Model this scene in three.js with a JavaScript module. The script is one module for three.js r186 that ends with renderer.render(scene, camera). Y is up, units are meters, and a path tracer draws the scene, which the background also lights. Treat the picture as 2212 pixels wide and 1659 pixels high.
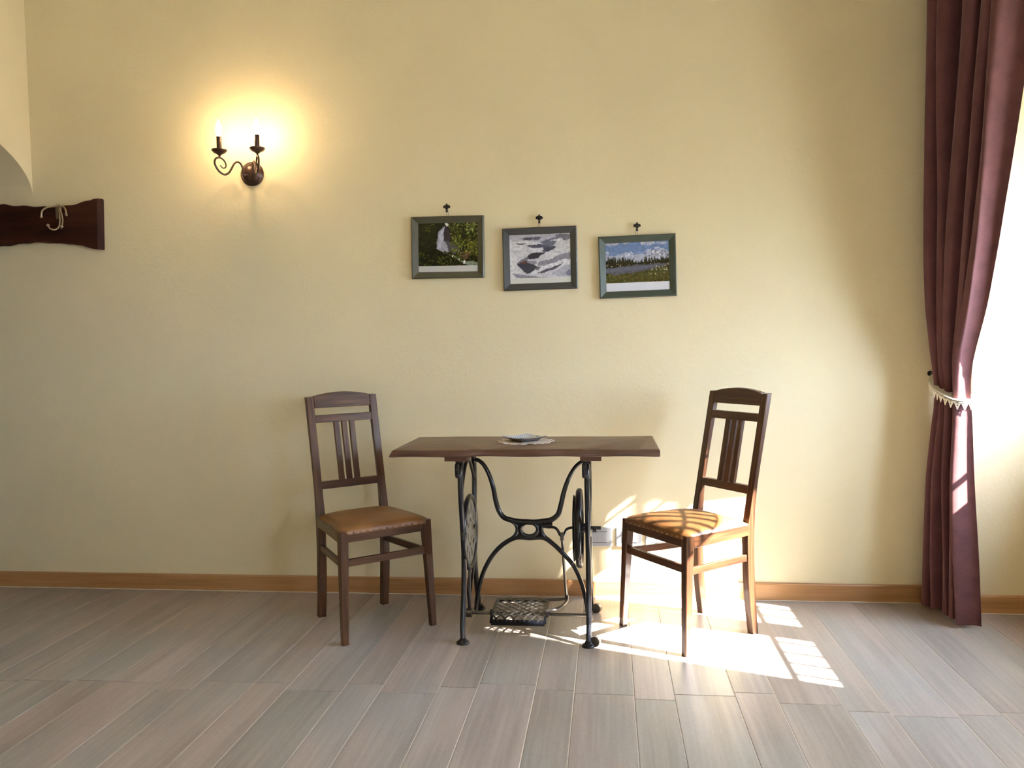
import * as THREE from 'three';
import { RoundedBoxGeometry } from 'three/addons/geometries/RoundedBoxGeometry.js';
import { mergeGeometries, mergeVertices, toCreasedNormals } from 'three/addons/utils/BufferGeometryUtils.js';

// ---------------------------------------------------------------- camera, sky, sun, exposure
const scene = new THREE.Scene();
const camera = new THREE.PerspectiveCamera(2 * Math.atan(829.5 / 1755.1) * 180 / Math.PI, 2212 / 1659, 0.05, 200);
camera.position.set(0, 1.1929, 3.8);
camera.rotation.set(-0.0475, 0.1185, -0.0186, 'YXZ');
scene.add(camera);
scene.background = new THREE.Color().setRGB(28.5, 36, 47);        // clear sky, one even colour
const SUN = new THREE.Vector3(1, 0.72, 0.385).normalize();
const sun = new THREE.DirectionalLight(new THREE.Color().setRGB(1, 0.965, 0.90), 118);
sun.position.copy(SUN).multiplyScalar(12); sun.target.position.set(0.6, 0, 0.4);
sun.castShadow = true; sun.shadow.mapSize.set(4096, 4096);
Object.assign(sun.shadow.camera, { left: -4, right: 4, top: 4, bottom: -4, near: 1, far: 30 });
scene.add(sun, sun.target);
const renderer = new THREE.WebGLRenderer({ antialias: true });
renderer.toneMapping = THREE.LinearToneMapping;
renderer.toneMappingExposure = 1.06;
renderer.shadowMap.enabled = true;

// ---------------------------------------------------------------- helpers
let seed = 12345;
const rnd = () => { seed = (seed * 1664525 + 1013904223) >>> 0; return seed / 4294967296; };
const V = (x, y, z) => new THREE.Vector3(x, y, z);
const lerp = (a, b, t) => a + (b - a) * t;
const clamp = (x, a = 0, b = 1) => Math.min(b, Math.max(a, x));
const smooth = (a, b, x) => { const t = clamp((x - a) / (b - a)); return t * t * (3 - 2 * t); };
function table(rows, y) {                                            // rows [key, ...values], linear with smoothing
  if (y <= rows[0][0]) return rows[0].slice(1);
  for (let i = 1; i < rows.length; i++) if (y <= rows[i][0]) {
    const t = (y - rows[i - 1][0]) / (rows[i][0] - rows[i - 1][0]);
    return rows[i].slice(1).map((v, k) => lerp(rows[i - 1][k + 1], v, t));
  }
  return rows[rows.length - 1].slice(1);
}
// tileable value noise
function noiseGrid(n, s) { let q = s >>> 0; const a = new Float32Array(n * n); for (let i = 0; i < n * n; i++) { q = (q * 1664525 + 1013904223) >>> 0; a[i] = q / 4294967296; } return a; }
const grids = {};
function vnoise(x, y, nx, ny, s) {                                    // x, y in 0..1, nx by ny cells, tiles
  const g = grids[s] ??= noiseGrid(64, s * 7919 + 17);
  const fx = x * nx, fy = y * ny, ix = Math.floor(fx), iy = Math.floor(fy);
  let u = fx - ix, v = fy - iy; u = u * u * (3 - 2 * u); v = v * v * (3 - 2 * v);
  const at = (i, j) => { i = ((i % nx) + nx) % nx; j = ((j % ny) + ny) % ny; return g[((i * 13 + j * 57 + ((i >> 6) * 31 + (j >> 6) * 17)) & 4095)] ; };
  const h = (i, j) => { i = ((i % nx) + nx) % nx; j = ((j % ny) + ny) % ny; let k = (i * 374761393 + j * 668265263 + s * 974711) | 0; k = Math.imul(k ^ (k >>> 13), 1274126177); return ((k ^ (k >>> 16)) >>> 0) / 4294967296; };
  return lerp(lerp(h(ix, iy), h(ix + 1, iy), u), lerp(h(ix, iy + 1), h(ix + 1, iy + 1), u), v);
}
function fbm(x, y, nx, ny, s, oct = 4) { let a = 0, w = 0.5, t = 0; for (let o = 0; o < oct; o++) { a += w * vnoise(x, y, nx << o, ny << o, s + o); t += w; w *= 0.5; } return a / t; }
const lin = (c) => (c <= 0.0031308 ? c * 12.92 : 1.055 * Math.pow(c, 1 / 2.4) - 0.055);
function tex(w, h, f, color = true) {                                 // f(u, v) -> [r, g, b] linear for colours, or one grey number
  const d = new Uint8Array(w * h * 4);
  for (let j = 0; j < h; j++) for (let i = 0; i < w; i++) {
    const c = f(i / w, j / h), k = (j * w + i) * 4;
    for (let q = 0; q < 3; q++) { const v = Array.isArray(c) ? c[q] : c; d[k + q] = Math.round(255 * clamp(color ? lin(clamp(v)) : v)); }
    d[k + 3] = 255;
  }
  const t = new THREE.DataTexture(d, w, h); t.wrapS = t.wrapT = THREE.RepeatWrapping; t.magFilter = THREE.LinearFilter; t.minFilter = THREE.LinearMipmapLinearFilter; t.generateMipmaps = true;
  if (color) t.colorSpace = THREE.SRGBColorSpace; t.needsUpdate = true; return t;
}
const mix = (a, b, t) => a.map((v, i) => lerp(v, b[i], t));
const rgb = (r, g, b) => new THREE.Color().setRGB(r, g, b);
// box-projected uv in metres; grain = local axis (0, 1, 2) that runs along u
function boxUV(g, grain = 0, off = [0, 0]) {
  g = g.index ? g.toNonIndexed() : g;
  const p = g.attributes.position, uv = new Float32Array(p.count * 2), a = V(), b = V(), c = V();
  for (let i = 0; i < p.count; i += 3) {
    a.fromBufferAttribute(p, i); b.fromBufferAttribute(p, i + 1); c.fromBufferAttribute(p, i + 2);
    const n = b.clone().sub(a).cross(c.clone().sub(a)), m = [Math.abs(n.x), Math.abs(n.y), Math.abs(n.z)];
    const ax = m[0] >= m[1] && m[0] >= m[2] ? 0 : m[1] >= m[2] ? 1 : 2;
    let u, v;
    if (ax === grain) { u = (grain + 1) % 3; v = (grain + 2) % 3; } else { u = grain; v = 3 - grain - ax; }
    for (const [k, q] of [[i, a], [i + 1, b], [i + 2, c]]) { uv[k * 2] = q.getComponent(u) + off[0]; uv[k * 2 + 1] = q.getComponent(v) + off[1]; }
  }
  g.setAttribute('uv', new THREE.BufferAttribute(uv, 2)); return g;
}
const flat = (g) => { const q = g.index ? g.toNonIndexed() : g.clone(); for (const k of Object.keys(q.attributes)) if (!['position', 'normal', 'uv'].includes(k)) q.deleteAttribute(k); if (!q.attributes.uv) q.setAttribute('uv', new THREE.BufferAttribute(new Float32Array(q.attributes.position.count * 2), 2)); if (!q.attributes.normal) q.computeVertexNormals(); return q; };
const join = (list) => mergeGeometries(list.map(flat), false);
const move = (g, x, y, z) => { g.translate(x, y, z); return g; };
const box = (x0, x1, y0, y1, z0, z1) => move(new THREE.BoxGeometry(x1 - x0, y1 - y0, z1 - z0), (x0 + x1) / 2, (y0 + y1) / 2, (z0 + z1) / 2);
const rbox = (x0, x1, y0, y1, z0, z1, r = 0.003, s = 2) => move(new RoundedBoxGeometry(x1 - x0, y1 - y0, z1 - z0, s, r), (x0 + x1) / 2, (y0 + y1) / 2, (z0 + z1) / 2);
const taken = {};
const numbered = (n) => { const k = taken[n] = (taken[n] ?? -1) + 1; return k ? n + '_' + String(k).padStart(3, '0') : n; };
const lit = (o) => { o.castShadow = o.receiveShadow = true; return o; };
function part(name, geo, mat, parent, label) { const o = lit(new THREE.Mesh(geo, mat)); o.name = name; parent.add(o); if (label) o.userData.label = label; return o; }
function thing(name, label, category, pos = [0, 0, 0], turn = 0, group) { const o = new THREE.Group(); o.name = numbered(name); o.position.set(...pos); o.rotation.y = turn; o.userData = { label, category }; if (group) o.userData.group = group; scene.add(o); return o; }
function struct(name, geo, mat, label, category) { const o = lit(new THREE.Mesh(geo, mat)); o.name = name; o.userData = { kind: 'structure', label, category }; scene.add(o); return o; }
// tapered square bar between two points, each end w by d, with chamfered long edges
function bar(p0, p1, w0, d0, w1, d1, ch = 0.003, xa = V(1, 0, 0)) {
  const ring = (p, w, d, c) => [[-w + c, -d], [w - c, -d], [w, -d + c], [w, d - c], [w - c, d], [-w + c, d], [-w, d - c], [-w, -d + c]].map(([a, b]) => p.clone().addScaledVector(X, a).addScaledVector(Z, b));
  const Y = p1.clone().sub(p0).normalize(), Z = xa.clone().cross(Y).normalize(), X = Y.clone().cross(Z).normalize();
  const A = ring(p0, w0 / 2, d0 / 2, ch), B = ring(p1, w1 / 2, d1 / 2, ch), pos = [];
  const tri = (a, b, c) => pos.push(a.x, a.y, a.z, b.x, b.y, b.z, c.x, c.y, c.z);
  for (let i = 0; i < 8; i++) { const j = (i + 1) % 8; tri(A[i], B[i], B[j]); tri(A[i], B[j], A[j]); }
  for (let i = 1; i < 7; i++) { tri(A[0], A[i], A[i + 1]); tri(B[0], B[i + 1], B[i]); }
  const g = new THREE.BufferGeometry(); g.setAttribute('position', new THREE.Float32BufferAttribute(pos, 3)); g.computeVertexNormals(); return g;
}
// sweep an elliptic section along a smooth curve through pts; r may be a number or f(t) -> [a, b]
function sweep(pts, r, seg = 40, rad = 10, side = V(0, 0, 1), closed = false) {
  const cv = new THREE.CatmullRomCurve3(pts.map((p) => (p.isVector3 ? p : V(...p))), closed, 'centripetal');
  const pos = [], idx = [], nrm = [], f = typeof r === 'function' ? r : () => [r, r];
  for (let i = 0; i <= seg; i++) {
    const t = i / seg, p = cv.getPointAt(t), T = cv.getTangentAt(t), B = T.clone().cross(side); if (B.lengthSq() < 1e-6) B.set(1, 0, 0); B.normalize(); const N = B.clone().cross(T).normalize(), [a, b] = f(t);
    for (let j = 0; j < rad; j++) { const th = j / rad * 2 * Math.PI, c = Math.cos(th), s = Math.sin(th); const q = p.clone().addScaledVector(B, a * c).addScaledVector(N, b * s); pos.push(q.x, q.y, q.z); const n = B.clone().multiplyScalar(c / a).addScaledVector(N, s / b).normalize(); nrm.push(n.x, n.y, n.z); }
  }
  for (let i = 0; i < seg; i++) for (let j = 0; j < rad; j++) { const a = i * rad + j, b = i * rad + (j + 1) % rad, c = a + rad, d = b + rad; idx.push(a, c, b, b, c, d); }
  if (!closed) for (const [e, flip] of [[0, 1], [seg, 0]]) { const p = cv.getPointAt(e / seg), T = cv.getTangentAt(e / seg).multiplyScalar(flip ? -1 : 1), base = pos.length / 3; pos.push(p.x, p.y, p.z); nrm.push(T.x, T.y, T.z); for (let j = 0; j < rad; j++) { const k = (e * rad + j) * 3; pos.push(pos[k], pos[k + 1], pos[k + 2]); nrm.push(T.x, T.y, T.z); } for (let j = 0; j < rad; j++) { const a = base + 1 + j, b = base + 1 + (j + 1) % rad; flip ? idx.push(base, a, b) : idx.push(base, b, a); } }
  const g = new THREE.BufferGeometry(); g.setAttribute('position', new THREE.Float32BufferAttribute(pos, 3)); g.setAttribute('normal', new THREE.Float32BufferAttribute(nrm, 3)); g.setAttribute('uv', new THREE.Float32BufferAttribute(new Float32Array(pos.length / 3 * 2), 2)); g.setIndex(idx); return g;
}
const lathe = (pts, n = 32) => new THREE.LatheGeometry(pts.map(([x, y]) => new THREE.Vector2(x, y)), n);
const shapeOf = (pts) => new THREE.Shape(pts.map(([x, y]) => new THREE.Vector2(x, y)));
const extrude = (shape, depth, bevel = 0, o = {}) => new THREE.ExtrudeGeometry(shape, { depth: depth - 2 * bevel, bevelEnabled: bevel > 0, bevelSize: bevel, bevelThickness: bevel, bevelOffset: -bevel, bevelSegments: 2, curveSegments: 16, ...o });

// ---------------------------------------------------------------- materials
const plasterBump = tex(512, 512, (u, v) => 0.45 * fbm(u, v, 36, 36, 3, 3) + 0.55 * fbm(u, v, 110, 110, 9, 2), false);
plasterBump.repeat.set(0.9, 0.9);
const plasterMap = tex(512, 512, (u, v) => { const n = 0.93 + 0.11 * fbm(u, v, 5, 5, 21, 5); return [0.770 * n, 0.668 * n, 0.440 * n]; });
plasterMap.repeat.set(0.5, 0.5);
const M = {};
M.plaster = new THREE.MeshStandardMaterial({ map: plasterMap, bumpMap: plasterBump, bumpScale: 0.0009, roughness: 0.72 });
M.ceiling = new THREE.MeshStandardMaterial({ color: rgb(0.72, 0.69, 0.60), roughness: 0.9 });
// wood-look floor tiles: u across the plank, v along it
const floorMap = tex(1024, 1024, (u, v) => {
  const w = u + 0.012 * (fbm(u, v, 3, 2, 31, 3) - 0.5), g1 = fbm(w, v, 40, 2, 41, 3), g2 = fbm(w, v, 128, 6, 51, 3), bl = fbm(u, v, 4, 2, 61, 4);
  const k = 0.80 + 0.30 * (g1 - 0.5) + 0.24 * (g2 - 0.5) + 0.60 * (bl - 0.5) + 0.10 * (fbm(u, v, 160, 110, 71, 2) - 0.5);
  const hue = fbm(u, v, 5, 3, 81, 3);
  const c = mix([0.372, 0.308, 0.266], [0.347, 0.318, 0.284], clamp((hue - 0.35) * 3));
  return c.map((x) => x * (0.25 + 0.95 * k));
});
const floorBump = tex(512, 512, (u, v) => fbm(u, v, 90, 4, 44, 3), false);
const floorRough = tex(256, 256, (u, v) => 0.62 + 0.24 * fbm(u, v, 12, 6, 47, 4), false);
M.floor = [0.95, 1.0, 1.05].map((k, i) => new THREE.MeshStandardMaterial({ map: floorMap, color: rgb(k * (i === 0 ? 1.03 : 1), k, k * (i === 2 ? 1.02 : 0.99)), roughness: 0.46, roughnessMap: floorRough, bumpMap: floorBump, bumpScale: 0.0003 }));
M.grout = new THREE.MeshStandardMaterial({ color: rgb(0.56, 0.50, 0.43), roughness: 0.85 });
function woodTex(w, h, dark, light, sx, sy, s) { return tex(w, h, (u, v) => { const wv = v + 0.03 * (fbm(u, v, 2, 3, s, 3) - 0.5), g = fbm(u, wv, sx, sy, s + 5, 4), f = fbm(u, wv, sx * 2, sy * 6, s + 9, 2), b = fbm(u, v, 2, 2, s + 13, 3); return mix(dark, light, clamp(0.5 + 1.5 * (g - 0.5) + 0.5 * (f - 0.5) + 0.7 * (b - 0.5))); }); }
const oakMap = woodTex(1024, 256, [0.30, 0.138, 0.050], [0.45, 0.235, 0.096], 3, 24, 101); oakMap.repeat.set(0.8, 3);
M.oak = new THREE.MeshPhysicalMaterial({ map: oakMap, roughness: 0.42, clearcoat: 0.15, clearcoatRoughness: 0.35 });
M.caulk = new THREE.MeshStandardMaterial({ color: rgb(0.66, 0.58, 0.47), roughness: 0.7 });
const walnutMap = woodTex(512, 512, [0.038, 0.0145, 0.0070], [0.105, 0.042, 0.0175], 4, 26, 131); walnutMap.repeat.set(1.6, 5);
M.walnut = new THREE.MeshPhysicalMaterial({ map: walnutMap, roughness: 0.40, specularIntensity: 0.5, clearcoat: 0.4, clearcoatRoughness: 0.12 });
const topMap = tex(1024, 512, (u, v) => {
  const dk = (cx, cy, r) => { const d = Math.hypot((u - cx) * 2.2, v - cy); return Math.exp(-d * d / (r * r)); };
  const kn = dk(0.82, 0.62, 0.05) + dk(0.28, 0.3, 0.04), wv = v + 0.05 * (fbm(u, v, 3, 3, 160, 3) - 0.5) + 0.05 * kn;
  const g = fbm(u, wv, 3, 22, 161, 4), f = fbm(u, wv, 8, 110, 171, 2);
  return mix([0.046, 0.0135, 0.0065], [0.138, 0.050, 0.0255], clamp(0.45 + 1.0 * (g - 0.5) + 0.6 * (f - 0.5) - 0.6 * kn));
}); topMap.repeat.set(0.92, 1.9);
M.top = new THREE.MeshPhysicalMaterial({ map: topMap, roughness: 0.42, clearcoat: 0.45, clearcoatRoughness: 0.28 });
M.cleat = new THREE.MeshStandardMaterial({ map: walnutMap, color: rgb(1.5, 1.3, 1.3), roughness: 0.55 });
const leatherBump = tex(512, 512, (u, v) => fbm(u, v, 60, 60, 201, 3), false); leatherBump.repeat.set(5, 5);
const leatherMap = tex(256, 256, (u, v) => mix([0.178, 0.072, 0.021], [0.27, 0.118, 0.036], clamp(0.5 + 1.6 * (fbm(u, v, 5, 5, 211, 4) - 0.5)))); leatherMap.repeat.set(2, 2);
M.leather = new THREE.MeshPhysicalMaterial({ map: leatherMap, bumpMap: leatherBump, bumpScale: 0.0004, roughness: 0.40, clearcoat: 0.2, clearcoatRoughness: 0.35 });
M.stud = new THREE.MeshStandardMaterial({ color: rgb(0.22, 0.115, 0.055), metalness: 0.85, roughness: 0.38 });
M.iron = new THREE.MeshPhysicalMaterial({ color: rgb(0.006, 0.0068, 0.011), roughness: 0.42, metalness: 0.0, specularIntensity: 0.3, clearcoat: 0.65, clearcoatRoughness: 0.11 });
M.steel = new THREE.MeshStandardMaterial({ color: rgb(0.105, 0.098, 0.092), roughness: 0.32, metalness: 0.8 });
M.silver = new THREE.MeshStandardMaterial({ color: rgb(0.20, 0.20, 0.19), roughness: 0.45, metalness: 0.55 });
M.bronze = new THREE.MeshPhysicalMaterial({ color: rgb(0.062, 0.030, 0.022), roughness: 0.30, metalness: 0.6, clearcoat: 0.4, clearcoatRoughness: 0.2 });
M.hookmetal = new THREE.MeshStandardMaterial({ color: rgb(0.42, 0.34, 0.24), roughness: 0.32, metalness: 0.9 });
M.blackmetal = new THREE.MeshStandardMaterial({ color: rgb(0.012, 0.010, 0.009), roughness: 0.5, metalness: 0.4 });
M.wire = new THREE.MeshStandardMaterial({ color: rgb(0.22, 0.18, 0.13), roughness: 0.4, metalness: 0.8 });
const velvetMap = tex(256, 512, (u, v) => { const n = 0.78 + 0.44 * fbm(u, v, 6, 10, 231, 4) + 0.16 * (fbm(u, v, 60, 60, 241, 2) - 0.5); return [0.104 * n, 0.0370 * n, 0.0385 * n]; }); velvetMap.repeat.set(3, 3);
M.velvet = new THREE.MeshPhysicalMaterial({ map: velvetMap, roughness: 0.95, sheen: 1, sheenColor: rgb(0.64, 0.39, 0.46), sheenRoughness: 0.40, side: THREE.DoubleSide });
M.lace = new THREE.MeshStandardMaterial({ color: rgb(0.80, 0.74, 0.62), roughness: 0.9, side: THREE.DoubleSide });
M.crochet = new THREE.MeshStandardMaterial({ color: rgb(0.60, 0.50, 0.42), roughness: 0.95, side: THREE.DoubleSide });
M.white = new THREE.MeshStandardMaterial({ color: rgb(0.74, 0.73, 0.70), roughness: 0.45 });
M.pane = new THREE.MeshPhysicalMaterial({ color: 0xffffff, roughness: 0.0, transmission: 1, thickness: 0, ior: 1.45 });
M.glazing = new THREE.MeshPhysicalMaterial({ color: 0xffffff, roughness: 0.0, transmission: 1, thickness: 0, ior: 1.2 });   // low-glare picture glass
M.socket = new THREE.MeshStandardMaterial({ color: rgb(0.36, 0.38, 0.41), roughness: 0.5 });
M.slot = new THREE.MeshStandardMaterial({ color: rgb(0.03, 0.03, 0.035), roughness: 0.6 });

// ---------------------------------------------------------------- the room
const XL = -2.85, XR = 1.54, CEIL = 3.3, ZF = 5.3, NZ0 = 0.13, NZ1 = 1.66, XW = 2.0, XO = 2.16, NTOP = 2.42;
const wallUV = (g) => boxUV(g, 0);
const back = struct('wall_back', wallUV(box(-5.5, XR + 0.62, -0.1, CEIL, -0.35, 0)), M.plaster, 'cream plastered wall behind the table and chairs', 'wall');
struct('wall_front', wallUV(box(-5.5, XR + 0.62, -0.1, CEIL, ZF, ZF + 0.3)), M.plaster, 'cream plastered wall opposite the table', 'wall');
const N2 = 3.05;                                                      // the same niche again, nearer the front wall, behind the photographer
struct('wall_right', wallUV(join([box(XR, XO, -0.1, CEIL, 0, NZ0), box(XR, XO, -0.1, CEIL, NZ1, NZ0 + N2), box(XR, XO, -0.1, CEIL, NZ1 + N2, ZF), ...[0, N2].flatMap((q) => [box(XR, XO, NTOP, CEIL, NZ0 + q, NZ1 + q), box(XW - 0.03, XO, -0.1, 0.80, NZ0 + q, NZ1 + q)])])), M.plaster, 'thick cream wall with deep window niches behind the curtain', 'wall');
{ // left wall with a flat arch that springs from the back wall
  const a = 0.9, b = 0.33, s0 = 1.98, sh = new THREE.Shape();
  sh.moveTo(0, s0);
  for (let i = 1; i <= 40; i++) { const th = Math.PI - i / 40 * Math.PI; sh.lineTo(a + a * Math.cos(th), s0 + b * Math.sin(th)); }
  sh.lineTo(2 * a, -0.1); sh.lineTo(ZF, -0.1); sh.lineTo(ZF, CEIL); sh.lineTo(0, CEIL);
  const g = new THREE.ExtrudeGeometry(sh, { depth: 0.45, bevelEnabled: false }); g.rotateY(-Math.PI / 2);
  g.translate(XL, 0, 0);
  struct('wall_left', wallUV(g), M.plaster, 'cream side wall with a low arch beside the coat rack', 'wall');
}
struct('wall_beyond', wallUV(box(-5.8, -5.5, -0.1, CEIL, 0, ZF)), M.plaster, 'far cream wall beyond the arch', 'wall');
struct('ceiling', box(-5.8, XO, CEIL, CEIL + 0.2, -0.35, ZF + 0.3), M.ceiling, 'pale flat ceiling above the room', 'ceiling');

// floor: wood-look tiles laid towards the wall, wide and narrow rows in turn
const floorBed = struct('floor', box(-5.8, XW, -0.12, -0.0016, -0.35, ZF + 0.3), M.grout, 'grey-brown wood-look floor tiles in long rows', 'floor');
{
  const plank = (x0, x1, z0, z1) => { // chamfered slab, uv across and along
    const g = 0.0013, c = 0.0012; x0 += g; x1 -= g; z0 += g; z1 -= g;
    const y0 = -0.008, T = [[x0 + c, z0 + c], [x1 - c, z0 + c], [x1 - c, z1 - c], [x0 + c, z1 - c]], E = [[x0, z0], [x1, z0], [x1, z1], [x0, z1]];
    const pos = [], uv = [], ou = rnd(), ov = rnd(), tri = (...p) => { for (const q of p) { pos.push(q[0], q[2], q[1]); uv.push((q[0] - x0) / 1.0 + ou, (q[1] - z0) / 1.6 + ov); } };
    const t = T.map((q) => [...q, 0]), e = E.map((q) => [...q, -0.0011]), d = E.map((q) => [...q, y0]);
    tri(t[0], t[2], t[1]); tri(t[0], t[3], t[2]);
    for (let i = 0; i < 4; i++) { const j = (i + 1) % 4; tri(t[i], t[j], e[j]); tri(t[i], e[j], e[i]); tri(e[i], e[j], d[j]); tri(e[i], d[j], d[i]); }
    const q = new THREE.BufferGeometry(); q.setAttribute('position', new THREE.Float32BufferAttribute(pos, 3)); q.setAttribute('uv', new THREE.Float32BufferAttribute(uv, 2)); q.computeVertexNormals(); return q;
  };
  const joint = { '0.207': 1.053, '0.409': 1.022, '0.074': 1.099, '-0.130': 1.070, '0.544': 1.096, '0.746': 1.137, '0.881': 1.16, '-0.467': 1.014, '-0.263': 1.05, '-0.804': 1.11, '-0.937': 1.05 };
  const cols = []; for (let k = -17; k <= 5; k++) { const x = 0.207 + k * 0.337; cols.push([x, x + 0.2025], [x + 0.2025, x + 0.337]); }
  const far = [];
  for (const [a, b] of cols) {
    if (b < -5.5 || a > XW) continue;
    const x0 = a, x1 = Math.min(b, XW - 0.03); let key = Object.keys(joint).find((k) => Math.abs(+k - a) < 0.02);
    const j1 = key ? joint[key] : 1.03 + 0.14 * rnd(), cuts = [a > XR - 0.1 ? 0.0 : 0.0, j1];
    while (cuts[cuts.length - 1] < ZF - 0.3) cuts.push(Math.min(ZF, cuts[cuts.length - 1] + 1.12 + 0.06 * (rnd() - 0.5)));
    if (cuts[cuts.length - 1] < ZF) cuts.push(ZF);
    for (let i = 0; i + 1 < cuts.length; i++) {
      const g = plank(x0, x1, cuts[i], cuts[i + 1]);
      if (x1 < XL - 0.4) far.push(g); else part('plank', g, M.floor[Math.floor(rnd() * 3)], floorBed);
    }
  }
  const st = part('planks_beyond', join(far), M.floor[1], floorBed); st.userData.kind = 'stuff';
}
// baseboards
{
  const mk = (x0, x1, z) => { const pos = []; const g = new THREE.ExtrudeGeometry(shapeOf([[0, 0.001], [0.013, 0.001], [0.013, 0.074], [0.009, 0.081], [0, 0.081]]), { depth: x1 - x0, bevelEnabled: false }); g.rotateY(-Math.PI / 2); g.scale(1, 1, 1); g.translate(x1, 0, z); return boxUV(g, 0); };
  const b = struct('baseboard_back', mk(-3.3, -0.62, 0), M.oak, 'honey-brown wooden baseboard along the cream wall', 'baseboard');
  part('baseboard_length', mk(-0.619, 1.52, 0), M.oak, b);
  struct('baseboard_niche', mk(XR - 0.012, XW - 0.03, NZ0), M.oak, 'short oak baseboard in the window niche right of the curtain', 'baseboard');
  const caulkGeo = (x0, x1, z) => { const pts = []; for (let x = x0; x <= x1 + 1e-6; x += 0.05) pts.push([x, 0.0015 + 0.0012 * rnd(), z + 0.0135 + 0.001 * rnd()]); return sweep(pts, (t) => [0.0022 + 0.0012 * Math.abs(Math.sin(t * 91)), 0.0026], pts.length * 2, 5); };
  struct('trim_1', join([caulkGeo(-3.3, 1.52, 0)]), M.caulk, 'pale uneven sealant line under the long baseboard', 'sealant');
  struct('trim_2', join([caulkGeo(XR, XW - 0.03, NZ0)]), M.caulk, 'pale sealant line under the niche baseboard', 'sealant');
}
// the windows in the niches, their roller shutters and guard rails (outside the frame, they shape the sunlight)
function makeWindow(name, q, label, shut) {
  const w = new THREE.Group(); w.name = name; w.userData = { kind: 'structure', label, category: 'window' }; w.position.z = q; scene.add(w);
  const z0 = 0.31, mull = [0.822, 0.96], z1 = 1.405, y0 = 0.917, y1 = 2.30, d0 = XW - 0.03, d1 = XW + 0.03;
  part('frame', join([rbox(d0, d1, 0.80, y0, NZ0, NZ1), rbox(d0, d1, y1, NTOP, NZ0, NZ1), rbox(d0, d1, y0, y1, NZ0, z0), rbox(d0, d1, y0, y1, z1, NZ1)]), M.white, w);
  part('stile', rbox(d0 - 0.005, d1, y0, y1, mull[0], mull[1]), M.white, w);
  part('pane', box(XW - 0.002, XW + 0.002, y0, y1, z0, mull[0]), M.pane, w); part('pane', box(XW - 0.002, XW + 0.002, y0, y1, mull[1], z1), M.pane, w);
  part('sill', rbox(XW - 0.12, XW - 0.03, 0.775, 0.805, NZ0 + 0.002, NZ1 - 0.002), M.white, w);
  const sx = XO - 0.02, bot = shut, slat = (a, b) => part('slat', rbox(sx - 0.0015, sx + 0.0015, a, b, NZ0 + 0.01, NZ1 - 0.01, 0.0007, 1), M.white, w);
  slat(bot, bot + 0.022);
  let y = bot + 0.022;
  for (let k = 0; k < 9; k++) { // hanging slats, daylight between them in short slots
    const gap = 0.0085, h = k % 4 === 3 ? 0.032 : 0.0145; for (let z = NZ0 + 0.012; z < NZ1 - 0.03; z += 0.072) part('slat_link', box(sx - 0.001, sx + 0.001, y - 0.001, y + gap + 0.001, z, z + 0.030), M.white, w);
    slat(y + gap, y + gap + h); y += gap + h;
  }
  while (y < NTOP + 0.02) { slat(y + 0.0005, y + 0.05); y += 0.0505; }
  const rx = XO - 0.045, hb = (rx - 0.54) * 0.72;
  part('rail', rbox(rx - 0.008, rx + 0.008, hb - 0.011, hb + 0.011, NZ0, NZ1), M.iron, w);
  for (let z = 0.208; z < NZ1; z += 0.107) part('baluster', box(rx - 0.007, rx + 0.007, 0.80, hb, z - 0.007, z + 0.007), M.iron, w);
}
makeWindow('window_1', 0, 'white two-leaf window in the niche behind the curtain', 0.687 + (XO - 0.624) * 0.72);
makeWindow('window_2', N2, 'white two-leaf window in the niche near the front wall', 1.9);
struct('ground_outside', box(XO + 0.02, 30, -0.7, -0.5, -25, 30), new THREE.MeshStandardMaterial({ color: rgb(0.30, 0.29, 0.25), roughness: 0.9 }), 'pale paved ground outside the window', 'ground');

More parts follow.
